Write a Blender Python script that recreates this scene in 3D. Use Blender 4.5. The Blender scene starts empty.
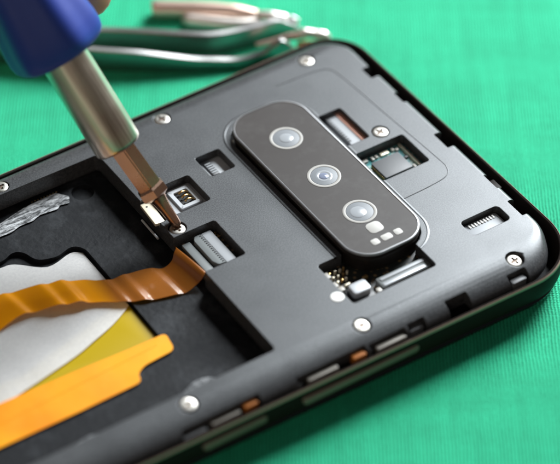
import bpy, bmesh, math, random
from mathutils import Vector, Matrix, noise
random.seed(7)
MM = 0.001
scene = bpy.context.scene
COL = scene.collection

# ------------------------------------------------------------------ camera frame (mm; x runs down the phone, y across it)
PITCH, YAW = 0.749366, 0.580605
KH = 298.35
CAM = Vector((217.27, 307.48, KH))
G = Vector((-math.sin(YAW), -math.cos(YAW), 0))          # ground direction the camera looks in
R = Vector((-math.cos(YAW), math.sin(YAW), 0))           # its right
FW = G * math.cos(PITCH) - Vector((0, 0, 1)) * math.sin(PITCH)
UP = G * math.sin(PITCH) + Vector((0, 0, 1)) * math.cos(PITCH)
FPX = 2502.28
def on_plane(x, y, z):
    """real position (mm) of a measured point that lies on the horizontal plane of height z"""
    d = FW + R * ((x - 280) / FPX) + UP * (-(y - 232) / FPX)
    t = (z - KH) / d.z
    return CAM + d * t

# ------------------------------------------------------------------ materials
def mat(name, color=(.5, .5, .5), rough=.5, metal=0, **kw):
    m = bpy.data.materials.new(name); m.use_nodes = True
    p = m.node_tree.nodes['Principled BSDF']
    p.inputs['Base Color'].default_value = (*color, 1)
    p.inputs['Roughness'].default_value = rough
    p.inputs['Metallic'].default_value = metal
    for k, v in kw.items(): p.inputs[k.replace('_', ' ')].default_value = v
    return m
class NT:
    def __init__(s, m): s.t = m.node_tree; s.p = s.t.nodes['Principled BSDF']
    def n(s, typ, **kw):
        o = s.t.nodes.new(typ)
        for k, v in kw.items():
            if k.startswith('_'): setattr(o, k[1:], v)
            else: o.inputs[k.replace('_', ' ')].default_value = v
        return o
    def l(s, a, b): s.t.links.new(a, b)
    def obj(s): return s.n('ShaderNodeTexCoord').outputs['Object']
    def ramp(s, src, a, b, ca, cb):
        r = s.n('ShaderNodeValToRGB'); e = r.color_ramp.elements
        e[0].position = a; e[1].position = b
        e[0].color = (*ca, 1) if len(ca) == 3 else ca; e[1].color = (*cb, 1) if len(cb) == 3 else cb
        s.l(src, r.inputs[0]); return r.outputs[0]
def g3(v): return (v, v, v)
def add_grain(m, scale_mm=.25, bump=.3, dist=.02, rough=(.35, .5), bevel=0, smudge=0.0, detail=2):
    t = NT(m); co = t.obj()
    nz = t.n('ShaderNodeTexNoise', Scale=1000 / scale_mm, Detail=detail); t.l(co, nz.inputs['Vector'])
    b = t.n('ShaderNodeBump', Strength=bump, Distance=dist * MM); t.l(nz.outputs[0], b.inputs['Height'])
    if bevel:
        bv = t.n('ShaderNodeBevel', _samples=4, Radius=bevel * MM); t.l(bv.outputs[0], b.inputs['Normal'])
    t.l(b.outputs[0], t.p.inputs['Normal'])
    n2 = t.n('ShaderNodeTexNoise', Scale=90, Detail=6, Roughness=.65); t.l(co, n2.inputs['Vector'])
    t.l(t.ramp(n2.outputs[0], .3, .7, g3(rough[0]), g3(rough[1])), t.p.inputs['Roughness'])
    return t

M = {}
M['deck'] = mat('deck_plastic', (.05, .052, .055), .42, Specular_IOR_Level=.62)
t = add_grain(M['deck'], .13, .42, .02, (.31, .40), bevel=.22, detail=1)
n = t.n('ShaderNodeTexNoise', Scale=4600, Detail=1); t.l(t.obj(), n.inputs['Vector'])
t.l(t.ramp(n.outputs[0], .38, .68, (.026, .027, .029), (.078, .080, .083)), t.p.inputs['Base Color'])
t.p.inputs['Specular Tint'].default_value = (.93, .97, 1, 1)
M['tray'] = mat('tray_dark', (.010, .011, .013), .45, Specular_IOR_Level=.17)
t = add_grain(M['tray'], .9, .5, .12, (.36, .7), detail=6)
n = t.n('ShaderNodeTexNoise', Scale=130, Detail=8, Roughness=.7); t.l(t.obj(), n.inputs['Vector'])
t.l(t.ramp(n.outputs[0], .52, .85, (.007, .008, .010), (.05, .054, .06)), t.p.inputs['Base Color'])
M['tray_rough'] = mat('adhesive_residue', (.06, .065, .072), .5)
t = add_grain(M['tray_rough'], .8, .9, .3, (.3, .7), detail=6)
n = t.n('ShaderNodeTexNoise', Scale=520, Detail=9, Roughness=.75); t.l(t.obj(), n.inputs['Vector'])
t.l(t.ramp(n.outputs[0], .42, .68, (.015, .017, .021), (.30, .31, .32)), t.p.inputs['Base Color'])
M['black'] = mat('black_plastic', (.012, .012, .013), .35)
M['pit'] = mat('pit_black', (.008, .008, .009), .6)
M['frame'] = mat('frame_body', (.016, .012, .010), .6, 0, Specular_IOR_Level=.08)
M['rail'] = mat('frame_rail', (.40, .28, .23), .40, .45)
add_grain(M['rail'], .5, .1, .01, (.3, .44))
add_grain(M['frame'], .5, .1, .01, (.45, .6))
M['button'] = mat('button_metal', (.21, .165, .135), .42, .2, Specular_IOR_Level=.3)
M['screen'] = mat('screen_glass', (.01, .01, .012), .08)
M['screw'] = mat('screw_steel', (.46, .44, .40), .36, 1.0)
t = add_grain(M['screw'], .35, .2, .02, (.3, .44))
M['slot'] = mat('screw_slot', (.13, .09, .065), .5, .5)
M['lip'] = mat('module_rim', (.26, .262, .27), .42, .6)
add_grain(M['lip'], .5, .1, .01, (.32, .44))
M['glass'] = mat('module_glass', (.115, .105, .10), .4, Specular_IOR_Level=.22)
t = add_grain(M['glass'], .5, .05, .005, (.36, .44))
n = t.n('ShaderNodeTexNoise', Scale=260, Detail=8, Roughness=.7); t.l(t.obj(), n.inputs['Vector'])
t.l(t.ramp(n.outputs[0], .5, .95, (.042, .036, .033), (.075, .070, .067)), t.p.inputs['Base Color'])
M['modside'] = mat('module_side', (.012, .010, .009), .3, Specular_IOR_Level=.3)
M['lensring'] = mat('lens_ring', (.38, .37, .345), .6, Specular_IOR_Level=.25)
add_grain(M['lensring'], .3, .2, .02, (.4, .6))
M['lensdisc'] = mat('lens_disc', (.20, .215, .23), .42, Specular_IOR_Level=.3)
M['lensmid'] = mat('lens_mid', (.34, .36, .38), .16, Specular_IOR_Level=.5)
M['lenscore'] = mat('lens_core', (.22, .25, .33), .06, Specular_IOR_Level=.9)
M['window'] = mat('sensor_window', (.50, .49, .46), .5, Specular_IOR_Level=.3)
M['board'] = mat('circuit_board', (.02, .13, .13), .4)
t = add_grain(M['board'], .5, .3, .03, (.3, .5))
n = t.n('ShaderNodeTexVoronoi', Scale=1100); n.feature = 'F1'; t.l(t.obj(), n.inputs['Vector'])
t.l(t.ramp(n.outputs[0], .25, .55, (.36, .50, .46), (.05, .28, .29)), t.p.inputs['Base Color'])
M['boarddark'] = mat('board_dark', (.03, .04, .035), .4)
t = NT(M['boarddark']); n = t.n('ShaderNodeTexVoronoi', Scale=900); t.l(t.obj(), n.inputs['Vector'])
t.l(t.ramp(n.outputs[0], .1, .4, (.30, .2, .1), (.025, .03, .028)), t.p.inputs['Base Color'])
M['pale'] = mat('pale_metal', (.50, .52, .54), .45, .2)
add_grain(M['pale'], .3, .2, .02, (.3, .48))
M['conn'] = mat('connector_grey', (.17, .185, .185), .5, Specular_IOR_Level=.3)
M['connlight'] = mat('connector_light', (.42, .44, .46), .5, Specular_IOR_Level=.3)
M['pin'] = mat('pin_dark', (.05, .05, .055), .4)
M['gold'] = mat('gold_contact', (.80, .52, .22), .28, 1.0)
M['goldpale'] = mat('pale_gold', (.86, .79, .62), .42, .6)
add_grain(M['goldpale'], .3, .15, .02, (.36, .5))
M['chip'] = mat('chip_grey', (.13, .135, .14), .55, Specular_IOR_Level=.3)
add_grain(M['chip'], .2, .3, .02, (.42, .55), bevel=.08)
M['cap'] = mat('ceramic_cap', (.56, .53, .47), .4)
M['copper'] = mat('copper_flex', (.74, .38, .28), .4, .2)
M['white'] = mat('white_pad', (.85, .84, .80), .5)
M['orange'] = mat('orange_flex', (.36, .115, .015), .6, Specular_IOR_Level=.2)
M['beige'] = mat('beige_bracket', (.17, .155, .13), .55, .2)
# translucent polyimide film
def film(name, tcol, base, fac, rough, zones=None, coat=1.0, spec=.75):
    m = mat(name, base, rough, Specular_IOR_Level=spec, Coat_Weight=coat, Coat_Roughness=.2)
    t = NT(m); out = t.t.nodes['Material Output']
    tr = t.n('ShaderNodeBsdfTransparent', Color=(*tcol, 1)); mx = t.n('ShaderNodeMixShader', Fac=fac)
    t.l(tr.outputs[0], mx.inputs[1]); t.l(t.p.outputs[0], mx.inputs[2]); t.l(mx.outputs[0], out.inputs[0])
    nz = t.n('ShaderNodeTexNoise', Scale=150, Detail=3); t.l(t.obj(), nz.inputs['Vector'])
    b = t.n('ShaderNodeBump', Strength=.25, Distance=.4 * MM); t.l(nz.outputs[0], b.inputs['Height']); t.l(b.outputs[0], t.p.inputs['Normal'])
    if zones:      # copper-backed near the plug, clear film further on
        sx = t.n('ShaderNodeSeparateXYZ'); t.l(t.obj(), sx.inputs[0])
        mr = t.n('ShaderNodeMapRange'); t.l(sx.outputs[0], mr.inputs[0]); mr.inputs[1].default_value = .0715; mr.inputs[2].default_value = .0745
        mr.inputs[3].default_value = fac; mr.inputs[4].default_value = zones[0]; t.l(mr.outputs[0], mx.inputs[0])
        mr2 = t.n('ShaderNodeMapRange'); t.l(sx.outputs[0], mr2.inputs[0]); mr2.inputs[1].default_value = .0715; mr2.inputs[2].default_value = .0745
        mc = t.n('ShaderNodeMix', _data_type='RGBA'); t.l(mr2.outputs[0], mc.inputs[0]); mc.inputs[6].default_value = (*base, 1); mc.inputs[7].default_value = (*zones[1], 1); t.l(mc.outputs[2], t.p.inputs['Base Color'])
    return m
M['film'] = film('flex_film', (1, .66, .05), (.38, .135, .02), .62, .13, (.58, (.95, .42, .006)))
M['filmyellow'] = film('flex_film_yellow', (1, .55, .03), (.95, .33, .001), .95, .42, None, 0, .3)
t = NT(M['filmyellow']); n = t.n('ShaderNodeTexNoise', Scale=45, Detail=4); t.l(t.obj(), n.inputs['Vector'])
t.l(t.ramp(n.outputs[0], .35, .65, (.90, .27, .001), (1.0, .42, .004)), t.p.inputs['Base Color'])
M['olive'] = mat('film_olive', (.42, .29, .004), .4, Specular_IOR_Level=.12)
M['foam'] = mat('shield_sheet', (.80, .79, .77), .5, Specular_IOR_Level=.8)
t = add_grain(M['foam'], .35, .3, .03, (.5, .6))
n = t.n('ShaderNodeTexNoise', Scale=2600, Detail=3); t.l(t.obj(), n.inputs['Vector'])
t.l(t.ramp(n.outputs[0], .35, .65, (.88, .87, .86), (.97, .96, .94)), t.p.inputs['Base Color'])
# torn adhesive foil: scratchy white over black
M['residue'] = mat('torn_foil', (.5, .5, .5), .5, Specular_IOR_Level=.3)
t = NT(M['residue']); co = t.obj()
mp = t.n('ShaderNodeMapping'); mp.inputs['Scale'].default_value = (1, 3.6, 1); mp.inputs['Rotation'].default_value = (0, 0, -.08); t.l(co, mp.inputs[0])
n = t.n('ShaderNodeTexNoise', Scale=420, Detail=9, Roughness=.8, Distortion=.35); t.l(mp.outputs[0], n.inputs['Vector'])
t.l(t.ramp(n.outputs[0], .44, .60, (.03, .032, .034), (.60, .62, .64)), t.p.inputs['Base Color'])
b = t.n('ShaderNodeBump', Strength=.4, Distance=.05 * MM); t.l(n.outputs[0], b.inputs['Height']); t.l(b.outputs[0], t.p.inputs['Normal'])
# tools
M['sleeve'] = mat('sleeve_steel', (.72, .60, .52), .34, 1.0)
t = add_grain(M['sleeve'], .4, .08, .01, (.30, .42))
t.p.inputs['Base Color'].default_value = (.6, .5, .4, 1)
# reflection bands painted into the colour as streaks along the tube
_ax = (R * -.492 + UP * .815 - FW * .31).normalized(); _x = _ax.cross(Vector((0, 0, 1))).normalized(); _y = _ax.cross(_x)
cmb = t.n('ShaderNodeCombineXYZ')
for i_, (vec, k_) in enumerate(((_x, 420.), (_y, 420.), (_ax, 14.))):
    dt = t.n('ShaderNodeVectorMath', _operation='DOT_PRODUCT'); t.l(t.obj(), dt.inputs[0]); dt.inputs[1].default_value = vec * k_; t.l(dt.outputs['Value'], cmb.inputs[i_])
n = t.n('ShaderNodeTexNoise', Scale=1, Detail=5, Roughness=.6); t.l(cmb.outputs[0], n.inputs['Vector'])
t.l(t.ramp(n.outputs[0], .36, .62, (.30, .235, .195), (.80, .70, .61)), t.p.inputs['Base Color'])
M['bit'] = mat('bit_steel', (.42, .26, .185), .28, 1.0)
t = add_grain(M['bit'], .25, .22, .02, (.22, .36))
M['handle'] = mat('handle_blue', (.022, .045, .27), .42, Specular_IOR_Level=.25)
add_grain(M['handle'], .5, .08, .01, (.42, .52))
M['skin'] = mat('skin', (.72, .32, .2), .45, Subsurface_Weight=.3)
M['skin'].node_tree.nodes['Principled BSDF'].inputs['Subsurface Radius'].default_value = (.003, .0012, .0006)
M['tweez'] = mat('tweezer_steel', (.33, .325, .32), .32, 1.0)
M['tooltan'] = mat('tool_tan_steel', (.72, .52, .43), .34, .8)
M['toolwhite'] = mat('tool_bright_steel', (.86, .80, .74), .3, .7)
M['brass'] = mat('brass', (.70, .45, .15), .34, .85)
# cloth
M['cloth'] = mat('green_cloth', (.02, .42, .25), .8, Specular_IOR_Level=.15, Sheen_Weight=.06, Sheen_Roughness=.45)
M['cloth'].node_tree.nodes['Principled BSDF'].inputs['Sheen Tint'].default_value = (.45, 1, .72, 1)
t = NT(M['cloth']); co = t.obj()
mp = t.n('ShaderNodeMapping'); mp.inputs['Rotation'].default_value = (0, 0, -math.atan2(R.y, R.x)); t.l(co, mp.inputs[0])
nd = t.n('ShaderNodeTexNoise', Scale=55, Detail=3); t.l(mp.outputs[0], nd.inputs['Vector'])
sub = t.n('ShaderNodeVectorMath', _operation='SUBTRACT'); t.l(nd.outputs['Color'], sub.inputs[0]); sub.inputs[1].default_value = (.5, .5, .5)
sc_ = t.n('ShaderNodeVectorMath', _operation='SCALE', Scale=.0011); t.l(sub.outputs[0], sc_.inputs[0])
ad = t.n('ShaderNodeVectorMath', _operation='ADD'); t.l(mp.outputs[0], ad.inputs[0]); t.l(sc_.outputs[0], ad.inputs[1])
def wave(axis, period, phase=0):
    w = t.n('ShaderNodeTexWave', Scale=math.pi * 2 / (20 * period * MM), Distortion=1.3, Detail=2, Detail_Scale=1.6, Phase_Offset=phase)
    w.wave_type = 'BANDS'; w.bands_direction = axis; w.wave_profile = 'SIN'; t.l(ad.outputs[0], w.inputs['Vector']); return w.outputs['Fac']
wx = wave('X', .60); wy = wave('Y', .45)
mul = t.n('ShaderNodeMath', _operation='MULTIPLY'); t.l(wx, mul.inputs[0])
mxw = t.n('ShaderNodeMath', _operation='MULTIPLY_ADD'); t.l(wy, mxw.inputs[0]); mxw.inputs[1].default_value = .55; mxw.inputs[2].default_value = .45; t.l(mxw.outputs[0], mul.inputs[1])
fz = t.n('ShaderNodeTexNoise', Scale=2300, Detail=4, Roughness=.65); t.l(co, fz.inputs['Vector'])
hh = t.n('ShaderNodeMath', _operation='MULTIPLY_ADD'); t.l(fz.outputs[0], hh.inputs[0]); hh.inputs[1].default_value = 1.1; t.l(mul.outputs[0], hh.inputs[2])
# slub streaks along the threads and soft mottling of the dye
ms = t.n('ShaderNodeMapping'); ms.inputs['Scale'].default_value = (9, 1, 1); t.l(mp.outputs[0], ms.inputs[0])
sl = t.n('ShaderNodeTexNoise', Scale=42, Detail=5, Roughness=.6); t.l(ms.outputs[0], sl.inputs['Vector'])
ms2 = t.n('ShaderNodeMapping'); ms2.inputs['Scale'].default_value = (1, 5, 1); t.l(mp.outputs[0], ms2.inputs[0])
sl2 = t.n('ShaderNodeTexNoise', Scale=38, Detail=4, Roughness=.6); t.l(ms2.outputs[0], sl2.inputs['Vector'])
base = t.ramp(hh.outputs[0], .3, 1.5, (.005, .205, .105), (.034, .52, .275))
st = t.ramp(sl.outputs[0], .3, .7, g3(.88), g3(1.08)); st2 = t.ramp(sl2.outputs[0], .3, .7, g3(.90), g3(1.08))
m1 = t.n('ShaderNodeMix', _data_type='RGBA', _blend_type='MULTIPLY'); m1.inputs[0].default_value = 1; t.l(base, m1.inputs[6]); t.l(st, m1.inputs[7])
m2 = t.n('ShaderNodeMix', _data_type='RGBA', _blend_type='MULTIPLY'); m2.inputs[0].default_value = 1; t.l(m1.outputs[2], m2.inputs[6]); t.l(st2, m2.inputs[7])
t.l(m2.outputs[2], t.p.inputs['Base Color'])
b = t.n('ShaderNodeBump', Strength=.9, Distance=.18 * MM); t.l(hh.outputs[0], b.inputs['Height']); t.l(b.outputs[0], t.p.inputs['Normal'])

# ------------------------------------------------------------------ mesh helpers (all in mm)
def link(name, me, m, parent=None, loc=None):
    o = bpy.data.objects.new(name, me); COL.objects.link(o)
    if m is not None: me.materials.append(m)
    if parent is not None: o.parent = parent
    if loc is not None: o.location = loc
    return o
def finish(name, bm, m, parent=None, smooth=35, recalc=True):
    if recalc: bmesh.ops.recalc_face_normals(bm, faces=bm.faces)
    me = bpy.data.meshes.new(name); bm.to_mesh(me); bm.free()
    me.transform(Matrix.Scale(MM, 4))
    for p in me.polygons: p.use_smooth = True
    me.set_sharp_from_angle(angle=math.radians(smooth))
    return link(name, me, m, parent)
def empty(name, loc, label, cat, group=None):
    o = bpy.data.objects.new(name, None); COL.objects.link(o); o.location = Vector(loc) * MM
    o.empty_display_size = .01
    o['label'] = label; o['category'] = cat
    if group: o['group'] = group
    return o
def tag(o, label, cat, group=None):
    o['label'] = label; o['category'] = cat
    if group: o['group'] = group
    return o
def rrect(u0, u1, v0, v1, r, seg=8):
    r = max(.01, min(r, (u1 - u0) / 2 - .001, (v1 - v0) / 2 - .001)); P = []
    for cx, cy, a in ((u1 - r, v1 - r, 0), (u0 + r, v1 - r, 90), (u0 + r, v0 + r, 180), (u1 - r, v0 + r, 270)):
        for k in range(seg + 1):
            b = math.radians(a + 90 * k / seg); P.append((cx + r * math.cos(b), cy + r * math.sin(b)))
    return P
def loft(bm, rings, cap0=True, cap1=True, close=False):
    vs = [[bm.verts.new(p) for p in r] for r in rings]
    n = len(vs[0]); rr = list(zip(vs, vs[1:])) + ([(vs[-1], vs[0])] if close else [])
    for a, b in rr:
        for i in range(n):
            j = (i + 1) % n; bm.faces.new((a[i], a[j], b[j], b[i]))
    if not close:
        if cap0: bm.faces.new(vs[0][::-1])
        if cap1: bm.faces.new(vs[-1])
    return vs
def rrect4(u0, u1, v0, v1, rr, seg=14):
    """rounded rectangle with its own radius at (u1,v1), (u0,v1), (u0,v0), (u1,v0)"""
    P = []
    for cx, cy, a, r in ((u1 - rr[0], v1 - rr[0], 0, rr[0]), (u0 + rr[1], v1 - rr[1], 90, rr[1]), (u0 + rr[2], v0 + rr[2], 180, rr[2]), (u1 - rr[3], v0 + rr[3], 270, rr[3])):
        for k in range(seg + 1):
            b = math.radians(a + 90 * k / seg); P.append((cx + r * math.cos(b), cy + r * math.sin(b)))
    return P
def flare(p):
    """the body widens slightly towards its camera end"""
    k = .025 * (45 - max(0, min(95, p[0]))); c = (p[1] - 34.9) / 36
    return (p[0], p[1] + k * c)
def at_z(pts, z): return [(p[0], p[1], z) for p in pts]
def offset(pts, d):
    n = len(pts); A = sum(pts[i][0] * pts[(i + 1) % n][1] - pts[(i + 1) % n][0] * pts[i][1] for i in range(n)); s = 1 if A > 0 else -1
    out = []
    for i in range(n):
        p0, p1, p2 = Vector(pts[i - 1][:2]), Vector(pts[i][:2]), Vector(pts[(i + 1) % n][:2])
        a = (p1 - p0).normalized(); b = (p2 - p1).normalized(); na = Vector((-a.y, a.x)); nb = Vector((-b.y, b.x)); q = na + nb
        q = q.normalized() if q.length > 1e-6 else na
        k = 1 / max(.5, q.dot(na)); out.append(tuple(p1 + q * d * k * s))
    return out
def slab(bm, pts, z0, z1, bev=0, segs=3):
    rings = [at_z(pts, z0)]
    if bev:
        rings.append(at_z(pts, z1 - bev))
        for k in range(1, segs + 1):
            a = math.pi / 2 * k / segs; rings.append(at_z(offset(pts, bev * (1 - math.cos(a))), z1 - bev + bev * math.sin(a)))
    else: rings.append(at_z(pts, z1))
    loft(bm, rings)
def box(bm, u0, u1, v0, v1, z0, z1, r=.1, bev=.06, seg=3): slab(bm, rrect(u0, u1, v0, v1, r, seg), z0, z1, bev, 2)
def dbox(bm, c, su, sv, z0, z1, rot=0, r=.1, bev=.06):
    P = rrect(-su / 2, su / 2, -sv / 2, sv / 2, r, 3); ca, sa = math.cos(rot), math.sin(rot)
    slab(bm, [(c[0] + x * ca - y * sa, c[1] + x * sa + y * ca) for x, y in P], z0, z1, bev, 2)
def disc(bm, c, r, z0, z1, bev=.1, n=36): slab(bm, [(c[0] + r * math.cos(2 * math.pi * k / n), c[1] + r * math.sin(2 * math.pi * k / n)) for k in range(n)], z0, z1, bev)
def revolve(bm, prof, base=Vector((0, 0, 0)), axis=Vector((0, 0, 1)), n=48, lobes=0, amp=0, ref=None):
    axis = axis.normalized(); x = (ref or Vector((1, 0, .01))).cross(axis).normalized(); y = axis.cross(x)
    rings = []
    for h, r, *k in prof:
        kk = k[0] if k else 0; ring = []
        for i in range(n):
            a = 2 * math.pi * i / n; q = r * (1 + kk * amp * math.cos(lobes * a))
            ring.append(base + axis * h + (x * math.cos(a) + y * math.sin(a)) * q)
        rings.append(ring)
    loft(bm, rings)
def tube(bm, pts, rad, n=12, flat=1.0):
    rings = []; pts = [Vector(p) for p in pts]
    for i, p in enumerate(pts):
        d = (pts[min(i + 1, len(pts) - 1)] - pts[max(i - 1, 0)]).normalized()
        x = d.cross(Vector((0, 0, 1)));  x = x.normalized() if x.length > 1e-4 else Vector((1, 0, 0))
        y = x.cross(d).normalized(); r = rad[i] if isinstance(rad, (list, tuple)) else rad
        rings.append([p + x * math.cos(2 * math.pi * k / n) * r + y * math.sin(2 * math.pi * k / n) * r * flat for k in range(n)])
    loft(bm, rings)
def spline(P, n=6):
    P = [Vector(p) for p in P]; out = []
    for i in range(len(P) - 1):
        a, b, c, d = P[max(i - 1, 0)], P[i], P[i + 1], P[min(i + 2, len(P) - 1)]
        for k in range(n):
            t_ = k / n; out.append(.5 * ((2 * b) + (c - a) * t_ + (2 * a - 5 * b + 4 * c - d) * t_ ** 2 + (3 * b - a - 3 * c + d) * t_ ** 3))
    out.append(P[-1]); return out
def round_poly(pts, r=.8, seg=5):
    out = []; n = len(pts)
    for i in range(n):
        p0, p1, p2 = [Vector(pts[k % n][:2]) for k in (i - 1, i, i + 1)]
        rr = pts[i][2] if len(pts[i]) > 2 else r
        d0 = min(rr, (p0 - p1).length * .48); d2 = min(rr, (p2 - p1).length * .48)
        a = p1 + (p0 - p1).normalized() * d0; b = p1 + (p2 - p1).normalized() * d2
        for k in range(seg + 1):
            s = k / seg; out.append(tuple((1 - s) ** 2 * a + 2 * s * (1 - s) * p1 + s * s * b))
    return out
def boolean(o, cutters):
    """subtract each cutter mesh from o for good"""
    for c in cutters:
        md = o.modifiers.new('cut', 'BOOLEAN'); md.operation = 'DIFFERENCE'; md.solver = 'EXACT'; md.object = c
    dg = bpy.context.evaluated_depsgraph_get(); dg.update()
    me = bpy.data.meshes.new_from_object(o.evaluated_get(dg)); o.modifiers.clear(); o.data = me
    for c in cutters: bpy.data.objects.remove(c)
    for p in me.polygons: p.use_smooth = True
    me.set_sharp_from_angle(angle=math.radians(28))
    wn_ = o.modifiers.new('weighted', 'WEIGHTED_NORMAL'); wn_.keep_sharp = True; wn_.weight = 80
def cutter(pts, z0, z1):
    bm = bmesh.new(); slab(bm, pts, z0, z1); return finish('cut', bm, None)

# ------------------------------------------------------------------ the cloth
bm = bmesh.new()
N = 90; A = 620.0; c0 = Vector((20, 10))
grid = [[None] * (N + 1) for _ in range(N + 1)]
for i in range(N + 1):
    for j in range(N + 1):
        x = c0.x + (i / N - .5) * A; y = c0.y + (j / N - .5) * A
        inside = max(0, min(1, min(x + 14, 175 - x, y + 12, 82 - y) / 10))
        h = noise.noise(Vector((x / 46, y / 46, 3.1))) * .8 + noise.noise(Vector((x / 17, y / 17, 8))) * .18
        grid[i][j] = bm.verts.new((x, y, -8.6 + h * (1 - inside) - .25 * inside))
for i in range(N):
    for j in range(N): bm.faces.new((grid[i][j], grid[i + 1][j], grid[i + 1][j + 1], grid[i][j + 1]))
cloth = finish('tablecloth_surface', bm, M['cloth'], recalc=False, smooth=180)
cloth.name = 'green_cloth_surface'; cloth['kind'] = 'structure'; cloth['label'] = 'green ribbed cloth covering the whole table under the phone and tools'

# ------------------------------------------------------------------ the phone
phone = empty('smartphone', (0, 0, 0), 'opened black smartphone lying face down on green cloth, back cover and battery removed', 'smartphone')
U0, U1, V0, V1 = -1.0, 156.0, -2.35, 72.1
RZ = .65                                             # the rim stands this much higher than first laid out
def fr(i, z, rad=0): return at_z([flare(p) for p in rrect4(U0 + i, U1 - i, V0 + i, V1 - i, [max(1, q - i) for q in (9.5, 11.5, 8.0, 9.5)])], z + (RZ if z > -4.2 else 0))
bm = bmesh.new()
loft(bm, [fr(1.15, -6.9), fr(1.1, -4.4), fr(.62, -4.0), fr(.58, -2.25), fr(.5, -2.1), fr(.3, -2.05), fr(.12, -2.2), fr(.02, -2.6), fr(-.12, -3.6), fr(-.12, -4.6), fr(.1, -5.8), fr(.6, -6.6), fr(1.0, -6.9)], close=True)
fo = finish('frame', bm, M['frame'], phone, smooth=50)
bm = bmesh.new(); loft(bm, [fr(.12, -2.3), fr(.11, -2.04), fr(.06, -2.01), fr(-.02, -2.06), fr(-.1, -2.3), fr(-.12, -2.45), fr(-.10, -2.55), fr(.2, -2.6)], close=True); finish('frame_rail', bm, M['rail'], fo, smooth=50)
bm = bmesh.new(); loft(bm, [fr(2.2, -8.55), fr(1.2, -8.4), fr(.7, -7.9), fr(.6, -7.3), fr(1.0, -6.95)]); finish('screen_glass', bm, M['screen'], phone)
# frame notches: antenna gaps show as small sunken bars
# chassis with the battery bay
bm = bmesh.new(); loft(bm, [fr(1.2, -6.94), fr(1.2, -6.7), fr(3.9, -6.6), fr(4.0, -4.25)])
chassis = finish('chassis', bm, M['tray'], phone)
recess = round_poly([(128, 13), (88, 14.2), (83.6, 15.2), (81, 14.0, 1.2), (79.4, 15.2, 1.2), (78.6, 18.4, 1.6), (75, 19.4), (71.5, 18.3, 1.5), (69.9, 20.2, 1.2), (70.0, 30), (70.2, 46.2, .8), (71.6, 47.9, .8), (79, 48.9), (128, 50)], 1.0)
boolean(chassis, [cutter(rrect(58.2, 130, 4.6, 62.5, 1.2), -4.0, -3), cutter(recess, -5.1, -3), cutter([(62.9 + 2.1 * math.cos(a / 24 * 6.2832), 7.2 + 2.1 * math.sin(a / 24 * 6.2832)) for a in range(24)], -5.0, -3)])

# back plate ("deck")
rings = []
prof = []
for k in range(0, 13):
    a = math.pi / 2 * (1 - k / 12)      # from the rim up to the flat
    prof.append((1 - math.sin(a), -(1 - math.cos(a))))
DV0, DV1, DU0, DU1 = -.95, 70.2, 1.75, 152.5
ROLL = ((3.8, 1.5), (6.6, 2.7))                     # how far and how deep the far and the near long side roll
def dk(iu, iv, z): return at_z([flare(p) for p in rrect4(DU0 + iu, DU1 - iu, DV0 + iv, DV1 - iv, (7, 9.5 - iu, 6.0 - iu, 7))], z)
def dkz(s, z):
    # the roll of the long sides runs out towards the flat ends, whose edge only drops slightly
    P = [flare(p) for p in rrect4(DU0 + .9 * s, DU1 - .9 * s, DV0 + ROLL[0][0] * s, DV1 - ROLL[1][0] * s, (7 - 4 * s, 9.5 - 5 * s, 6.0 - 3 * s, 7 - 4 * s))]
    out = []
    for x, y in P:
        d = min(y - DV0, DV1 - y); e = min(x - DU0, DU1 - x)
        near = y > 35; k = max(0, min(1, ((10.0 if near else 6.0) - d) / (6 if near else 3.5))); k = k * k * (3 - 2 * k); z_ = z * ROLL[1 if near else 0][1]
        ze = -.55 * max(0, 1 - e / .9) ** 1.6
        out.append((x, y, z_ * k + ze * (1 - k)))
    return out
bm = bmesh.new()
rings = [dk(.3, .3, -3.55), dk(0, 0, -3.3)]
for s, z in prof: rings.append(dkz(s, z))
loft(bm, rings)
deck = finish('back_plate', bm, M['deck'], phone)
cuts = [cutter(rrect(57.7, 129, 4.0, 63.0, .9), -9, 2)]
def hole(u0, u1, v0, v1, r=.55, zb=-9): cuts.append(cutter(rrect(u0, u1, v0, v1, r, 5), zb, 2))
boolean(deck, cuts); cuts = []
hole(38.5, 43.7, 14.6, 20.5)                 # small socket
hole(46.9, 54.3, 17.7, 25.5)                 # spring contacts
hole(49.3, 59.0, 30.4, 40.7)                 # ribbon connector, open to the bay
hole(13.6, 18.6, 17.2, 27.0)                 # ribbon socket by the camera
hole(8.3, 18.7, 29.6, 38.3)                  # chip window
hole(5.4, 13.7, 54.6, 58.8, .9)              # comb connector
hole(23.3, 40.8, 50.0, 61.2, .7)             # lower window
hole(19.75, 35.6, 10.4, 55.25, 5.4)             # camera clearance
hole(55.7, 59, 19.0, 25.8, .3, -1.2)         # seat of the gold tab
# edge notches at the top end
for v0, v1, u1 in ((10.2, 13.4, 3.9), (19.2, 22.4, 2.9), (32.9, 37.3, 3.6), (46.9, 51.0, 2.7), (54.8, 59.2, 3.3)):
    cuts.append(cutter(rrect(-1, u1, v0, v1, .2, 3), -9, 2))
for u0, u1, v0 in ((22.6, 27.2, 68.6), (10.4, 14.4, 69.2), (32.0, 35.5, 69.3), (36, 43.5, 69.5), (44, 58, 69.3), (65, 80, 68.9)):
    cuts.append(cutter(rrect(u0, u1, v0, 75, .3, 3), -9, 2))
SCREWS = [(42.75, 1.8), (11.2, 2.3), (76.6, 1.9), (11.3, 26.9), (10.95, 67.1), (42.4, 66.0), (76.4, 65.5), (55.85, 28.6), (110.2, 1.7), (110.2, 65.4)]
def surf_z(v):
    i = 1 if v > 35 else 0; d = DV1 - v if i else v - DV0; w_, h_ = ROLL[i]
    if d >= w_: return 0.0
    s = 1 - d / w_; return -h_ * (1 - math.sqrt(max(0, 1 - s * s)))
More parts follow.
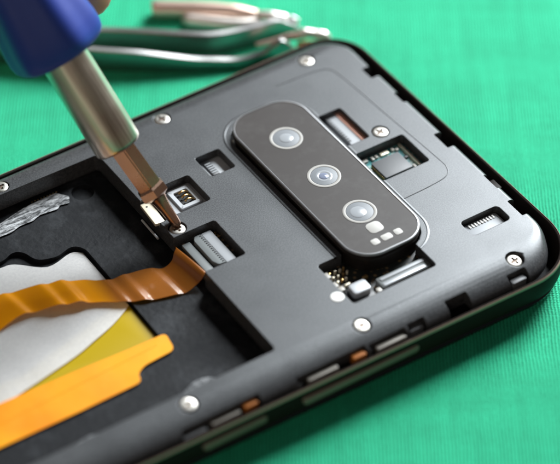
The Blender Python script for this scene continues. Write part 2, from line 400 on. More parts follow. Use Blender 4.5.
for u, v in SCREWS:
    deep = .75 if (u, v) != (55.85, 28.6) else .9
    n = 28; cuts.append(cutter([(u + 1.68 * math.cos(k / n * 6.28319), v + 1.68 * math.sin(k / n * 6.28319)) for k in range(n)], surf_z(v) - deep, 2))
boolean(deck, cuts)

# board pieces seen through the windows
bm = bmesh.new(); box(bm, 4.5, 56.6, 6, 63, -3.3, -2.5, 1, .1); board = finish('circuit_board', bm, M['boarddark'], phone)
bm = bmesh.new(); box(bm, 8.0, 19.0, 29.2, 38.8, -2.5, -2.1, .1, .03); finish('solder_mask', bm, M['board'], board)

# embossed lines
bm = bmesh.new()
path = spline([(20, 5.6, -.06), (12, 5.9, -.06), (9.2, 6.8, -.06), (8.3, 9.5, -.06), (7.6, 22, -.06), (6.8, 38, -.06), (6.9, 41.5, -.06), (8.4, 43.4, -.06), (12.4, 44, -.06), (18.4, 44.2, -.06)], 8)
tube(bm, path, .13, 8); finish('embossed_line', bm, M['deck'], phone)
bm = bmesh.new()
def ring_rr(o, z, r=5.6): return at_z(rrect(18.7 - o, 36.6 + o, 9.4 - o, 56.2 + o, r + 1 + o, 12), z)
loft(bm, [ring_rr(.0, -.4), ring_rr(.0, -.02), ring_rr(.15, .07), ring_rr(.4, .07), ring_rr(.6, -.02), ring_rr(.6, -.4)], close=True)
ring_o = finish('module_collar', bm, M['deck'], phone)
boolean(ring_o, [cutter(rrect(23.3, 40.8, 50.0, 61.2, .7, 5), -3, 3), cutter(rrect(13.6, 18.7, 17.2, 27.0, .55, 5), -3, 3), cutter(rrect(8.3, 18.75, 29.6, 38.3, .55, 5), -3, 3)])

# camera module
cam = bpy.data.objects.new('camera_module', None)
bm = bmesh.new()
def cm(o, z, r=5.3): return at_z(rrect(20.0 + o, 35.35 - o, 10.7 + o, 55.0 - o, r - o, 14), z)
loft(bm, [cm(.5, -2.45), cm(.25, -2.2), cm(.25, .2), cm(.0, .45), cm(.0, .7), cm(.28, .95), cm(.28, 1.4)])
module = finish('camera_module', bm, M['modside'], phone)
bm = bmesh.new(); loft(bm, [cm(.28, 1.3), cm(.02, 1.42), cm(.0, 1.62), cm(.06, 1.76), cm(.2, 1.84), cm(.34, 1.84), cm(.40, 1.76), cm(.6, 1.4)], close=True)
finish('rim', bm, M['lip'], module)
bm = bmesh.new(); loft(bm, [cm(.42, 1.38), cm(.42, 1.73)]); finish('cover_glass', bm, M['glass'], module)
def ring_bm(c, r0, r1, z0, z1, n=48):
    bm = bmesh.new(); P = lambda r, z: [(c[0] + r * math.cos(2 * math.pi * k / n), c[1] + r * math.sin(2 * math.pi * k / n), z) for k in range(n)]
    loft(bm, [P(r1, z0), P(r1, z1 - .03), P(r1 - .05, z1), P(r0 + .05, z1), P(r0, z1 - .03), P(r0, z0)], close=True); return bm
for i, v in enumerate((20.7, 33.0, 44.2)):
    c = (27.8, v)
    lens = finish('lens', ring_bm(c, 2.5, 3.06, 1.72, 1.80), M['lensring'], module)
    bm = bmesh.new(); disc(bm, c, 2.45, 1.72, 1.775, .02); finish('lens_glass', bm, M['lensdisc'], lens)
    if i == 1: finish('iris_ring', ring_bm(c, .95, 1.5, 1.77, 1.80), M['lensmid'], lens)
    rr = (1.3, .9, 1.5)[i]
    bm = bmesh.new(); n = 32; du = (0, .1, .35)[i]
    loft(bm, [[(c[0] + du + math.cos(2 * math.pi * k / n) * rr * math.cos(a), c[1] + math.sin(2 * math.pi * k / n) * rr * math.cos(a), 1.765 + .14 * math.sin(a)) for k in range(n)] for a in (0, .3, .6, .9, 1.2, 1.5)])
    finish('inner_lens', bm, M[('lensmid', 'lenscore', 'lensmid')[i]], lens)
bm = bmesh.new(); box(bm, 26.5, 29.35, 47.6, 50.3, 1.72, 1.79, .9, .03, 5); finish('flash_window', bm, M['window'], module)
for u, w in ((29.95, .75), (27.55, 1.05), (25.15, .75)):
    bm = bmesh.new(); box(bm, u - w, u + w, 51.35, 52.8, 1.72, 1.79, .4, .03, 4); finish('sensor_window', bm, M['window'], module)

# screws
screw0 = None
def make_screw(u, v, dz=-.3, r=1.46, rot=.3, head='flat'):
    global screw0
    z = surf_z(v) + dz
    if screw0 is None:
        bm = bmesh.new(); revolve(bm, [(-.8, .7), (-.45, .9), (-.25, 1.40), (-.12, 1.46), (-.02, 1.44), (.05, 1.34), (.11, 1.1), (.13, .75), (.13, .02)], n=40)
        s = finish('screw', bm, M['screw'], phone, smooth=40)
        cr = []
        for k in range(2):
            c = bmesh.new(); box(c, -.85 if k else -.26, .85 if k else .26, -.26 if k else -.85, .26 if k else .85, -.12, 1, .05, 0); cr.append(finish('cut', c, None))
        c = bmesh.new(); disc(c, (0, 0), .3, -.2, 1, 0, 12); cr.append(finish('cut', c, None))
        boolean(s, cr)
        b2 = bmesh.new(); disc(b2, (0, 0), .8, -.30, -.085, 0, 20); d = finish('drive_recess', b2, M['slot'], s)
        screw0 = s
    else:
        s = screw0.copy(); COL.objects.link(s); s.parent = phone
        d = screw0.children[0].copy(); COL.objects.link(d); d.parent = s
    s.location = Vector((u, v, z)) * MM
    tilt = 0
    if v > 60: tilt = -.18
    s.rotation_euler = (tilt, 0, rot)
for i, (u, v) in enumerate(SCREWS): make_screw(u, v, dz=(-.12, -.12, -.12, -.1, -.38, -.12, -.1, -.25, -.1, -.1)[i], rot=(.25, .5, .1, .45, .2, .5, .35, .1, 0, 0)[i])

# --- window contents
# small socket
bm = bmesh.new(); box(bm, 37.8, 44.0, 14.0, 20.8, -2.5, -1.8, .1, .05); cb = finish('shield_plate', bm, M['pale'], phone)
sk = bmesh.new(); box(sk, 40.9, 42.3, 15.0, 18.9, -1.8, -1.55, .15, .04); so = finish('socket', sk, M['pin'], phone)
for k in range(5):
    bm = bmesh.new(); dbox(bm, (41.6, 15.7 + .62 * k), 1.15, .26, -1.57, -1.46, 0, .05, .02); finish('contact', bm, M['connlight'], so)
# spring contact window
bm = bmesh.new(); box(bm, 46.2, 54.6, 17.0, 26.0, -2.5, -1.85, .1, .05); finish('shield_plate', bm, M['pale'], phone)
bm = bmesh.new()
rb = [at_z(rrect(47.5 + o, 51.9 - o, 18.4 + o, 23.6 - o, .3, 4), z) for o, z in ((0, -2.0), (0, -1.45), (.06, -1.4), (.75, -1.4), (.8, -1.45), (.8, -2.0))]
loft(bm, rb, close=True); br = finish('contact_bracket', bm, M['pale'], phone)
bm = bmesh.new(); box(bm, 48.2, 51.2, 19.1, 22.9, -1.9, -1.82, .1, .02); finish('contact_well', bm, M['pit'], br)
for k in range(3):
    v = 19.8 + 1.1 * k
    bm = bmesh.new(); tube(bm, spline([(48.3, v, -1.9), (49.0, v, -1.35), (49.7, v + .05, -1.1), (50.2, v + .05, -1.3), (50.0, v + .05, -1.55)], 5), .17, 8); finish('spring_contact', bm, M['gold'], br)
# gold tab beside the driver
bm = bmesh.new(); slab(bm, round_poly([(55.9, 19.4), (57.9, 19.2), (58.3, 25.1), (56.4, 25.5)], .2, 3), -1.15, -.62, .08); gt = finish('grounding_tab', bm, M['goldpale'], phone)
bm = bmesh.new(); disc(bm, (57.2, 20.4), .2, -.66, -.60, 0, 16); finish('tab_hole', bm, M['pit'], gt)
bm = bmesh.new(); tube(bm, [(58.9, 21.5, -2.1), (58.9, 27.0, -2.3)], .22, 8); finish('bay_clip', bm, M['pale'], phone)
# ribbon connector
bm = bmesh.new(); box(bm, 48.8, 57.2, 30.0, 41.0, -2.9, -2.45, .1, .05); cb = finish('connector_base', bm, M['boarddark'], phone)
bm = bmesh.new(); box(bm, 50.5, 52.5, 30.9, 39.5, -2.5, -1.35, .2, .12); cn = finish('ribbon_connector', bm, M['connlight'], phone)
bm = bmesh.new(); slab(bm, round_poly([(52.55, 31.0), (53.9, 31.0), (54.5, 31.9), (54.55, 38.0), (54.0, 39.3), (52.55, 39.4)], .3, 3), -2.5, -1.25, .1); finish('latch', bm, M['conn'], cn)
for k in range(15):
    bm = bmesh.new(); dbox(bm, (52.75, 31.5 + .53 * k), .62, .24, -1.4, -1.17, 0, .04, .02); finish('contact', bm, M['pin'], cn)
bm = bmesh.new(); box(bm, 55.0, 56.6, 31.2, 39.4, -2.4, -1.75, .1, .08); finish('stiffener', bm, M['conn'], cn)
for k in range(9):
    bm = bmesh.new(); dbox(bm, (49.4 + random.random() * .8, 31 + random.random() * 1.6), .3, .25, -2.5, -2.2, random.random(), .04, .02); finish('solder_point', bm, M['gold'], cb)
# socket by camera
bm = bmesh.new(); box(bm, 13.2, 18.8, 16.4, 27.4, -2.6, -2.1, .1, .05); cb = finish('shield_plate', bm, M['pale'], phone)
bm = bmesh.new(); box(bm, 14.6, 17.0, 16.6, 26.0, -2.2, -1.15, .15, .1); cn = finish('ribbon_socket', bm, M['connlight'], phone)
for k in range(13):
    bm = bmesh.new(); dbox(bm, (16.75, 17.0 + .66 * k), .75, .32, -1.25, -1.02, 0, .04, .02); finish('contact', bm, M['pin'], cn)
bm = bmesh.new(); slab(bm, round_poly([(13.65, 17.0), (14.75, 17.0), (14.7, 26.2), (13.65, 26.2)], .1, 2), -2.2, -1.0, .05); finish('copper_strip', bm, M['copper'], cn)
# chip window
bm = bmesh.new(); box(bm, 11.0, 16.9, 32.1, 36.9, -2.2, -1.15, .15, .05); chip = finish('chip', bm, M['chip'], phone)
for k in range(9):
    bm = bmesh.new(); dbox(bm, (16.95, 32.55 + .48 * k), .34, .22, -2.15, -1.4, 0, .04, .02); finish('pin', bm, M['gold'], chip)
bm = bmesh.new(); box(bm, 9.0, 9.45, 29.9, 38.1, -2.4, -1.55, .1, .05); finish('shield_wall', bm, M['goldpale'], phone)
for u, v, a, b_, mm in ((17.2, 30.4, 1.3, .8, 'cap'), (15.5, 30.6, .5, .9, 'cap'), (14.6, 30.5, .5, .8, 'cap'), (12.9, 30.5, 1.7, .9, 'goldpale'), (11.0, 30.5, .5, .7, 'cap'), (10.3, 30.9, .5, .6, 'cap'), (10.1, 33.5, .7, .5, 'pin'), (10.2, 36.3, .5, .9, 'cap'), (17.6, 33.0, .4, .7, 'cap'), (14.8, 37.6, .9, .5, 'cap'), (12.2, 37.6, .9, .5, 'cap')):
    bm = bmesh.new(); dbox(bm, (u, v), a, b_, -2.15, -1.7, 0, .08, .05); finish('component', bm, M[mm], phone)
# comb connector
bm = bmesh.new(); box(bm, 4.8, 14.2, 54.0, 59.4, -2.6, -2.35, .1, .05); finish('connector_base', bm, M['black'], phone)
bm = bmesh.new(); box(bm, 5.9, 13.2, 54.8, 58.6, -2.35, -1.25, .6, .12); cn = finish('comb_connector', bm, M['connlight'], phone)
bm = bmesh.new(); box(bm, 6.6, 12.5, 55.0, 55.9, -1.27, -1.2, .1, .02); sl_ = finish('comb_slot', bm, M['pin'], cn)
for k in range(9):
    bm = bmesh.new(); dbox(bm, (6.95 + .64 * k, 55.6), .3, .85, -1.24, -1.1, 0, .04, .02); finish('tooth', bm, M['white'], cn)
# lower window
bm = bmesh.new(); box(bm, 23.3, 33.6, 57.3, 59.9, -2.45, -1.05, .3, .2); cn = finish('long_connector', bm, M['conn'], phone)
bm = bmesh.new(); box(bm, 23.9, 33.0, 57.7, 58.35, -1.08, -.92, .2, .06); finish('connector_shell', bm, M['connlight'], cn)
bm = bmesh.new(); box(bm, 24.4, 33.2, 58.9, 59.7, -1.1, -.95, .2, .06); finish('connector_shell', bm, M['pale'], cn)
bm = bmesh.new(); box(bm, 23.4, 24.6, 60.0, 60.9, -2.45, -1.3, .2, .1); finish('component', bm, M['cap'], phone)
bm = bmesh.new(); box(bm, 32.6, 33.6, 60.1, 60.9, -2.45, -1.5, .2, .1); finish('component', bm, M['cap'], phone)
bm = bmesh.new(); slab(bm, round_poly([(35.0, 56.0), (38.6, 56.0), (38.8, 58.8), (35.2, 58.9)], .8, 5), -2.45, -.95, .3); finish('microphone_can', bm, M['pale'], phone)
bm = bmesh.new(); slab(bm, round_poly([(34.6, 55.4), (39.4, 55.4), (39.6, 60.6), (34.9, 60.6)], .3, 3), -2.45, -2.1, .05); finish('can_seat', bm, M['black'], phone)
for u, v, a, b_, z, mm in ((34.3, 59.6, .9, 1.0, -1.3, 'cap'), (35.6, 60.3, .9, .9, -1.5, 'cap'), (39.9, 51.9, 1.0, 1.5, -1.3, 'cap'), (39.9, 54.4, .9, 1.3, -1.4, 'cap'), (39.5, 55.8, 1.0, 1.1, -1.4, 'cap'), (37.9, 55.2, 1.2, .5, -1.6, 'goldpale'), (34.2, 55.2, 1.1, .6, -1.7, 'gold')):
    bm = bmesh.new(); dbox(bm, (u, v), a, b_, -2.45, z, .05, .2, .12); finish('component', bm, M[mm], phone)
for k in range(11):
    u = 38.9 - (k % 4) * .95 + random.uniform(-.15, .15); v = 51.4 + (k // 4) * 1.15 + random.uniform(-.15, .15)
    bm = bmesh.new(); dbox(bm, (u, v), .5, .42, -2.45, -1.5 - random.random() * .3, random.random(), .1, .08); finish('component', bm, M['goldpale' if k % 3 else 'gold'], phone)
bm = bmesh.new(); disc(bm, (42.1, 58.3), 1.2, -.02, .08, .04, 30); finish('moisture_dot', bm, M['white'], phone)
# latch seen in a top notch and small lower slot
bm = bmesh.new(); box(bm, .9, 2.3, 47.6, 50.2, -2.6, -1.3, .2, .1); finish('latch_piece', bm, M['frame'], phone)
bm = bmesh.new(); box(bm, 10.9, 13.9, 69.6, 70.8, -3.4, -1.9, .3, .15); finish('clip', bm, M['chip'], phone)
# side bits in the gap between plate and frame
for u0, u1, v0, v1, z, mm in ((44.4, 47.0, 69.3, 70.6, -1.6, 'orange'), (65.6, 68.2, 68.7, 70.0, -1.6, 'orange'), (36.3, 42.3, 69.7, 70.8, -1.8, 'beige'), (50.0, 56.0, 69.5, 70.5, -1.8, 'beige'), (69.0, 74.6, 68.9, 70.0, -1.95, 'beige'), (42.6, 44.0, 69.2, 70.0, -2.1, 'chip'), (32.3, 35.2, 69.2, 70.2, -2.0, 'chip'), (57.0, 58.5, 69.0, 70.0, -2.2, 'chip'), (61.5, 64.5, 69.3, 70.2, -2.3, 'chip'), (75.5, 80, 69.0, 70.0, -2.2, 'chip')):
    bm = bmesh.new(); box(bm, u0, u1, v0, v1, -3.6, z - .3, .25, .2); finish('side_flex' if mm == 'orange' else 'side_bracket', bm, M[mm], phone)
# side keys
for nm, u0, u1 in (('volume_key', 35.2, 58.6), ('power_key', 65.5, 77.8)):
    bm = bmesh.new()
    rings = []
    for w, o in ((70.9, 0), (72.75, 0), (73.0, .12), (73.1, .3)):
        P = rrect(u0 + o, u1 - o, -4.55 + o, -3.0 - o, .7, 6); rings.append([(p[0], w - (u0 > 60) * .45, p[1] + .1) for p in P])
    loft(bm, rings); finish(nm, bm, M['button'], phone)

# --- bay contents
bm = bmesh.new()
foil = round_poly([(82, 7.2), (79.5, 6.6), (74, 5.3), (69.5, 4.95), (67.2, 4.9), (66.6, 5.8), (65.6, 7.0), (66.4, 8.6), (68.2, 8.2), (69.0, 8.9), (72.4, 8.5), (74.2, 9.2), (76.8, 9.1), (79, 9.8), (82.2, 9.6)], .3, 2)
slab(bm, foil, -4.02, -3.975, 0); finish('torn_foil', bm, M['residue'], phone)
bm = bmesh.new(); pts = [(86, 60.6), (80, 60.4), (74, 59.8), (71, 58.4), (68.6, 58.8), (67.2, 60.2), (68, 61.6), (70, 62.3), (100, 62.4), (108, 62.3), (108, 60), (98, 60.2), (92, 59.4)]
slab(bm, round_poly(pts, .8, 4), -4.02, -3.985, 0); finish('adhesive_residue', bm, M['tray_rough'], phone)
for k in range(9):
    bm = bmesh.new(); dbox(bm, (67.0 + k * .62, 4.75 + random.uniform(-.05, .05)), .3, .2, -4.02, -3.95, 0, .05, .02); finish('solder_point', bm, M['gold'], phone)
# wavy sheets
def strip(name, L, Rr, m, parent, th=.09, across=8, wob=0, ripple=0):
    """a film between two edge polylines"""
    bm = bmesh.new(); L = spline(L, 14); Rr = spline(Rr, 14); top = []; bot = []; run = 0; prev = None
    for a, b in zip(L, Rr):
        run += (a - prev).length if prev is not None else 0; prev = a.copy()
        rip = sum(ripple * A_ * math.tanh((a.x - ui) / .75) for ui, A_ in ((62.4, .9), (67.6, 1.1), (70.8, 1.1), (77.2, 1.5), (80.8, 1.4), (87, 1.2))) if ripple else 0
        rip += ripple * (7.2 - .51 * (a.x - 60)) if ripple else 0
        rip *= min(1, max(0, (a.x - 59.5) / 2))
        a = a + Vector((0, 0, rip)); b = b + Vector((0, 0, rip))
        row = []; rb_ = []
        for k in range(across + 1):
            s = k / across; p = a.lerp(b, s); p.z += wob * math.sin(s * math.pi)
            row.append(bm.verts.new(p)); rb_.append(bm.verts.new(p - Vector((0, 0, th))))
        top.append(row); bot.append(rb_)
    n = len(top)
    for i in range(n - 1):
        for k in range(across):
            bm.faces.new((top[i][k], top[i + 1][k], top[i + 1][k + 1], top[i][k + 1])); bm.faces.new((bot[i][k], bot[i][k + 1], bot[i + 1][k + 1], bot[i + 1][k]))
        for k in (0, across): bm.faces.new((top[i][k], top[i + 1][k], bot[i + 1][k], bot[i][k]))
    for i in (0, n - 1):
        for k in range(across): bm.faces.new((top[i][k], top[i][k + 1], bot[i][k + 1], bot[i][k]))
    return finish(name, bm, m, parent, smooth=50)
LR = [((174.5, 246), (205.5, 271.5), -1.66), ((176, 248), (205, 273), -1.5), ((174, 253), (203, 277), -1.9), ((171.5, 261), (198, 283), -2.9), ((164, 267), (189, 290), -3.6), ((150, 268), (177, 294), -3.75), ((130, 271), (155, 297), -3.35), ((112, 278), (134, 300), -3.5),
      ((98, 280), (118, 301.5), -3.8), ((82, 278), (100, 300), -3.6), ((62, 279), (82, 300), -3.1), ((40, 285), (60, 305), -3.3), ((15, 290), (38, 309.5), -3.7), ((-2, 295), (20, 315), -3.8), ((-18, 302), (0, 327), -3.8), ((-60, 326), (-40, 352), -3.8)]
Lp = [on_plane(*a, z) for a, b, z in LR]; Rp = [on_plane(*b, z) for a, b, z in LR]
strip('connector_ribbon', Lp, Rp, M['film'], phone, .09, 8, .12, .36)
bm = bmesh.new(); slab(bm, round_poly([(126, 38), (94, 41), (76, 36), (70.4, 34.4), (70.5, 46), (72, 47.6), (126, 49)], .6), -5.08, -4.98, .02); finish('display_ribbon', bm, M['olive'], phone)
# shielding sheet, gently wavy, with a curved hem
hem = [(70.6, 36.4), (73, 37.8), (76, 39.2), (80, 40.6), (84.5, 42.0), (94.2, 44.0), (101, 45.0), (126, 46.5)]
up_ = [(70.5, 20.3), (72.4, 19.2), (77.5, 20.1), (82, 16.4), (85, 15.8), (94.2, 14.9), (101, 14.6), (126, 14)]
bm = bmesh.new(); a_ = spline([(x, y, 0) for x, y in up_], 5); b_ = spline([(x, y, 0) for x, y in hem], 5); rows = []
for p, q in zip(a_, b_):
    row = []
    for k in range(25):
        s = k / 24; w = p.lerp(q, s); h = -4.97 + .1 * (noise.noise(w * .12) + .5) + .25 * s ** 6
        row.append(bm.verts.new((w.x, w.y, h)))
    rows.append(row)
for i in range(len(rows) - 1):
    for k in range(24): bm.faces.new((rows[i][k], rows[i + 1][k], rows[i + 1][k + 1], rows[i][k + 1]))
r_ = bmesh.ops.solidify(bm, geom=bm.faces[:], thickness=.12)
finish('shield_sheet', bm, M['foam'], phone, smooth=60)
yf = [(126, 45), (100.6, 45.3), (86.6, 45.7), (76.2, 46.2), (69.2, 46.3, 1.0), (69.9, 50.5, 1.2), (76.2, 50.9, 1.1), (78.0, 52.0, .8), (78.4, 53.9, 1.4), (90.4, 54.1), (126, 53.8)]
bm = bmesh.new(); slab(bm, round_poly(yf, .5, 5), -4.0, -3.82, 0); o = finish('yellow_flex', bm, M['filmyellow'], phone)
bm = bmesh.new(); tube(bm, [(126, 50.5, -3.84), (72, 48.0, -3.84)], .07, 6); finish('crease', bm, M['filmyellow'], o)

# ------------------------------------------------------------------ screwdriver
tip = on_plane(178.5, 226.5, -.35)
T = -FW
def dirn(r, u_, tt): return (R * r + UP * u_ + T * tt).normalized()
d_bit = dirn(-.545, .775, .31); d_sl = dirn(-.492, .815, .31)
drv = empty('screwdriver', tip, 'blue-handled screwdriver with a copper-brown bit standing in the screw beside the battery bay', 'screwdriver')
def child(name, bm, m, parent, smooth=35):
    o = finish(name, bm, m, parent, smooth)
    if parent is drv: o.data.transform(Matrix.Translation(-tip * MM))
    return o
# bit: cross point, round neck, cone, hex shank
bm = bmesh.new()
def hexr(b, ax, h, r, n=6, tw=0):
    x = Vector((1, 0, 0)).cross(ax).normalized(); y = ax.cross(x)
    return [b + ax * h + (x * math.cos(2 * math.pi * (k + .5) / n + tw) + y * math.sin(2 * math.pi * (k + .5) / n + tw)) * r for k in range(n)]
revolve(bm, [(-.25, .2), (.0, .5), (.35, .74), (1.0, .88), (2.2, .98), (4.2, 1.1), (5.5, 1.3), (6.5, 1.55), (7.2, 1.8)], tip, d_bit, 24)
bo = child('bit', bm, M['bit'], drv)
bm = bmesh.new()
loft(bm, [hexr(tip, d_bit, 8.6, 2.1, tw=.2), hexr(tip, d_bit, 9.2, 2.45, tw=.2), hexr(tip, d_bit, 24, 2.45, tw=.2)])
bmesh.ops.bevel(bm, geom=[e for e in bm.edges if abs((e.verts[0].co - e.verts[1].co).normalized().dot(d_bit)) > .6], offset=.22, segments=2, affect='EDGES')
hx = finish('hex_shank', bm, M['bit'], bo, 30); hx.data.transform(Matrix.Translation(-tip * MM))
bm = bmesh.new()
loft(bm, [hexr(tip, d_bit, 6.5, 1.3, tw=.2), hexr(tip, d_bit, 6.8, 2.1, tw=.2), hexr(tip, d_bit, 7.3, 2.8, tw=.2), hexr(tip, d_bit, 8.7, 2.8, tw=.2), hexr(tip, d_bit, 9.4, 2.2, tw=.2)])
cl = finish('collar', bm, M['bit'], bo, 30); cl.data.transform(Matrix.Translation(-tip * MM))
# sleeve
# length of the in-view travel from tip to sleeve end
s_len = 17.9
s0 = tip + d_bit * (s_len) + R * (-.35)
bm = bmesh.new()
revolve(bm, [(.8, 3.0), (.0, 3.05), (-.15, 3.3), (-.15, 3.9), (.15, 4.15), (.6, 4.28), (4, 4.3), (22, 4.2), (24, 4.2)], s0, d_sl, 48)
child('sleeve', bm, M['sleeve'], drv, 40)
# handle
hb = s0 + d_sl * 19.4
bm = bmesh.new()
prof = [(-.9, 3.9, 0), (-.85, 5.8, 0), (-.6, 7.0, .2), (-.1, 7.8, .4), (.7, 8.3, .8), (2.0, 8.5, 1), (4.0, 8.45, 1), (7, 8.05, 1), (12, 7.3, 1), (18, 6.7, 1), (26, 6.6, 1), (34, 7.2, 1), (44, 8.6, 1), (60, 10, 1), (88, 10.5, 1), (96, 9.5, .6), (100, 6, 0), (101, 2, 0)]
revolve(bm, [(p[0], p[1], p[2]) for p in prof], hb, d_sl, 72, 6, .045)
child('handle', bm, M['handle'], drv, 60)

# ------------------------------------------------------------------ hand on the handle (mostly above the frame)
def skin_chain(verts, edges, radii, name, parent=None, root=0):
    me = bpy.data.meshes.new(name); me.from_pydata([Vector(v) * MM for v in verts], edges, []); o = bpy.data.objects.new(name, me); COL.objects.link(o)
    md = o.modifiers.new('s', 'SKIN'); sv = me.skin_vertices[0].data
    for i, r in enumerate(radii): sv[i].radius = (r * MM, r * MM)
    sv[root].use_root = True
    o.modifiers.new('b', 'SUBSURF').levels = 2
    dg = bpy.context.evaluated_depsgraph_get(); dg.update(); m2 = bpy.data.meshes.new_from_object(o.evaluated_get(dg)); o.modifiers.clear(); o.data = m2
    for p in m2.polygons: p.use_smooth = True
    m2.materials.append(M['skin']); return o
ax = d_sl; e1 = (R - ax * R.dot(ax)).normalized(); e2 = ax.cross(e1).normalized()
if e2.dot(T) < 0: e2 = -e2                       # e1: image right, e2: towards the viewer
def around(h, ang, rad):                          # angle 0 = right of the handle, 90 = away from the viewer
    a = math.radians(ang); return hb + ax * h + e1 * math.cos(a) * rad - e2 * math.sin(a) * rad
V = []; E_ = []; Rd = []
def addv(p, r): V.append(p); Rd.append(r); return len(V) - 1
palm = addv(around(52, 185, 30), 15); k2 = addv(around(34, 185, 26), 14); wrist = addv(around(78, 190, 46), 17); arm = addv(around(110, 190, 90), 20)
E_ += [(palm, k2), (palm, wrist), (wrist, arm)]
f0 = addv(around(20, 172, 26), 8.0); f1 = addv(around(13, 138, 18), 7.2); f2 = addv(around(9.5, 104, 14.5), 6.4); f3 = addv(around(5.8, 60, 13.4), 5.8); f4 = addv(around(4.2, 33, 12.2), 5.2)
E_ += [(k2, f0), (f0, f1), (f1, f2), (f2, f3), (f3, f4)]
for h, tipang in ((31, -12), (47, -18), (62, -14)):
    a0 = addv(around(h + 6, 170, 27), 8.5); a1 = addv(around(h + 2, 125, 20), 8.0); a2 = addv(around(h + 1, 75, 15.5), 7.4); a3 = addv(around(h, tipang + 32, 14.6), 6.6); a4 = addv(around(h - 1.0, tipang, 14.2), 5.4)
    E_ += [(k2 if h < 40 else palm, a0), (a0, a1), (a1, a2), (a2, a3), (a3, a4)]
t0 = addv(around(46, 215, 26), 9.5); t1 = addv(around(32, 245, 19), 8.6); t2 = addv(around(24, 280, 16.5), 7.6); t3 = addv(around(20, 305, 15.5), 6.4); E_ += [(palm, t0), (t0, t1), (t1, t2), (t2, t3)]
hand = skin_chain(V, E_, Rd, 'person')
tag(hand, 'fingertip of a hand gripping the blue screwdriver handle at the top edge', 'person')

# ------------------------------------------------------------------ tools behind the phone
CZ = -8.5
def arm_strip(name, stations, th, parent, m, z_low=CZ):
    """vertical steel blade: stations (x, y_top, y_bottom) measured on the picture plane of the cloth"""
    P = []
    for x, yt, yb in stations:
        b_ = on_plane(x, yb, z_low); P.append(Vector((b_.x, b_.y, z_low)).to_4d() if False else (b_.x, b_.y, (yb - yt) / 4.05))
    P = spline(P, 6); bm = bmesh.new(); rings = []
    for i, p in enumerate(P):
        d = (P[min(i + 1, len(P) - 1)] - P[max(i - 1, 0)]); d.z = 0; d.normalize(); nn = Vector((-d.y, d.x, 0))
        if nn.dot(G) < 0: nn = -nn
        b0 = Vector((p.x, p.y, z_low)); h = max(.8, p.z); w = th; e = .18
        prof_ = [(0, 0), (0, h - e), (e, h), (w - e, h), (w, h - e), (w, 0)]
        rings.append([b0 + nn * a + Vector((0, 0, c)) for a, c in prof_])
    loft(bm, rings); o = finish(name, bm, m, None, 40); o.parent = parent
    return o
tw = empty('curved_tweezers', (0, 0, 0), 'pair of polished steel curved tweezers lying open behind the phone', 'tweezers')
arm_strip('arm', [(-60, 32, 52), (0, 28.5, 48.5), (100, 30.5, 48), (140, 32, 50), (190, 35, 54), (215, 35.5, 54), (240, 31.5, 48), (262, 26, 42), (280, 21.5, 36), (300, 28, 31.5)], 1.35, tw, M['tweez'])
arm_strip('arm', [(-60, 34, 54), (0, 43, 63), (60, 47, 68), (100, 51, 71), (140, 54, 72), (190, 60, 72), (215, 61, 71), (240, 60.5, 69), (262, 54, 65), (275, 46, 64), (284, 41.5, 62), (297, 52, 60)], 1.35, tw, M['tweez'])
pb = empty('tweezer_handles', (0, 0, 0), 'tan steel round-armed tweezers at the top edge of the picture behind the curved tweezers', 'tweezers')
def rod(name, pts, rad, m, parent, flat=1):
    P = [on_plane(x, y, CZ + z) for x, y, z in pts]; Q = spline([(p.x, p.y, p.z) for p in P], 5)
    rr = []
    for i in range(len(pts) - 1):
        for k in range(5): rr.append(rad[i] + (rad[i + 1] - rad[i]) * k / 5)
    rr.append(rad[-1]); bm = bmesh.new(); tube(bm, Q, rr, 16, flat); return finish(name, bm, m, parent, 50)
pb.name = 'round_arm_tweezers'
rod('arm', [(153.5, 9, 1.8), (156, 9, 1.8), (200, 10, 1.7), (235, 12, 1.5), (258, 15.5, 1.3)], [1.4, 1.75, 1.75, 1.6, 1.0], M['tooltan'], pb)
rod('arm', [(186, 20, 1.3), (189, 20.2, 1.3), (215, 23, 1.3), (240, 24.5, 1.2), (262, 21, 1.2)], [.7, 1.25, 1.3, 1.2, .9], M['toolwhite'], pb)
rod('joint', [(256, 15, 2.2), (262, 15.5, 2.2), (272, 16.5, 2.2), (284, 18, 2.0), (288, 18.6, 1.8)], [.7, 1.0, 1.1, .9, .5], M['toolwhite'], pb)
rod('tip', [(284, 18, 1.6), (292, 19.5, 1.5), (299, 21, 1.4)], [.6, .85, .3], M['tweez'], pb)
sp = empty('bent_probe', (0, 0, 0), 'bright metal probe with a brass underside touching the far corner of the phone', 'probe')
rod('shaft', [(256, 45, 1.2), (275, 41, 1.6), (290, 37, 2.0), (305, 35, 2.4)], [.35, .6, .8, .95], M['tooltan'], sp)
rod('head', [(299, 33.5, 3.6), (304, 33, 3.7), (314, 34, 3.5), (324, 36, 3.2), (330, 39.5, 2.6)], [.6, 1.0, .95, 1.1, .5], M['toolwhite'], sp)
rod('brass_foot', [(297, 44, 1.0), (306, 46, 1.1), (318, 46, 1.1), (328, 43, 1.0)], [.5, 1.1, 1.2, .6], M['brass'], sp)

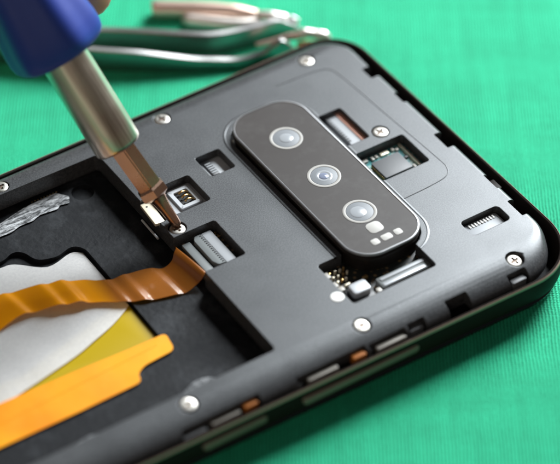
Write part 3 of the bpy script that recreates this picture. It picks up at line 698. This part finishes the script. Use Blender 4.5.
# ------------------------------------------------------------------ light
def area(name, loc, target, size, size_y, power, color):
    l = bpy.data.lights.new(name, 'AREA'); l.shape = 'RECTANGLE'; l.size = size * MM; l.size_y = size_y * MM; l.energy = power; l.color = color
    o = bpy.data.objects.new(name, l); COL.objects.link(o); o.location = Vector(loc) * MM
    o.rotation_euler = (Vector(target) - Vector(loc)).to_track_quat('-Z', 'Z').to_euler(); return o
ctr = Vector((30, 40, 0))
wd = (G * .87 + R * .49).normalized()
area('window_light', ctr + wd * 540 + Vector((0, 0, 360)), ctr, 400, 260, 13.2, (.92, .97, 1.0))
area('added_fill', ctr - G * 750 - R * 250 + Vector((0, 0, 420)), ctr, 320, 320, .8, (1.0, .86, .72))  # added, unseen warm lamp to brighten the sleeve and the near edge
w = bpy.data.worlds.new('World'); scene.world = w; w.use_nodes = True
wn = w.node_tree; bgn = wn.nodes['Background']; bgn.inputs[1].default_value = 1.0     # a dim room: warm walls, darker ceiling
tcw = wn.nodes.new('ShaderNodeTexCoord'); sxw = wn.nodes.new('ShaderNodeSeparateXYZ'); wn.links.new(tcw.outputs['Generated'], sxw.inputs[0])
rw = wn.nodes.new('ShaderNodeValToRGB'); wn.links.new(sxw.outputs[2], rw.inputs[0]); rw.color_ramp.elements[0].color = (.24, .19, .155, 1); rw.color_ramp.elements[1].color = (.045, .045, .05, 1); rw.color_ramp.elements[0].position = .12; rw.color_ramp.elements[1].position = .6
wn.links.new(rw.outputs[0], bgn.inputs[0])

# ------------------------------------------------------------------ camera
cd = bpy.data.cameras.new('Camera'); co_ = bpy.data.objects.new('Camera', cd); COL.objects.link(co_)
co_.location = CAM * MM; co_.rotation_euler = Matrix((R, UP, -FW)).transposed().to_euler()
cd.sensor_width = 36; cd.lens = FPX / 560 * 36; cd.clip_start = .01; cd.clip_end = 50
foc = on_plane(330, 205, 0)
cd.dof.use_dof = True; cd.dof.focus_distance = (foc - CAM).dot(FW) * MM; cd.dof.aperture_fstop = 11.5
scene.camera = co_
scene.render.engine = 'CYCLES'
scene.view_settings.view_transform = 'Standard'; scene.view_settings.look = 'None'; scene.view_settings.exposure = 0; scene.view_settings.gamma = 1
scene.cycles.max_bounces = 8; scene.cycles.transparent_max_bounces = 12
scene.cycles.use_denoising = True
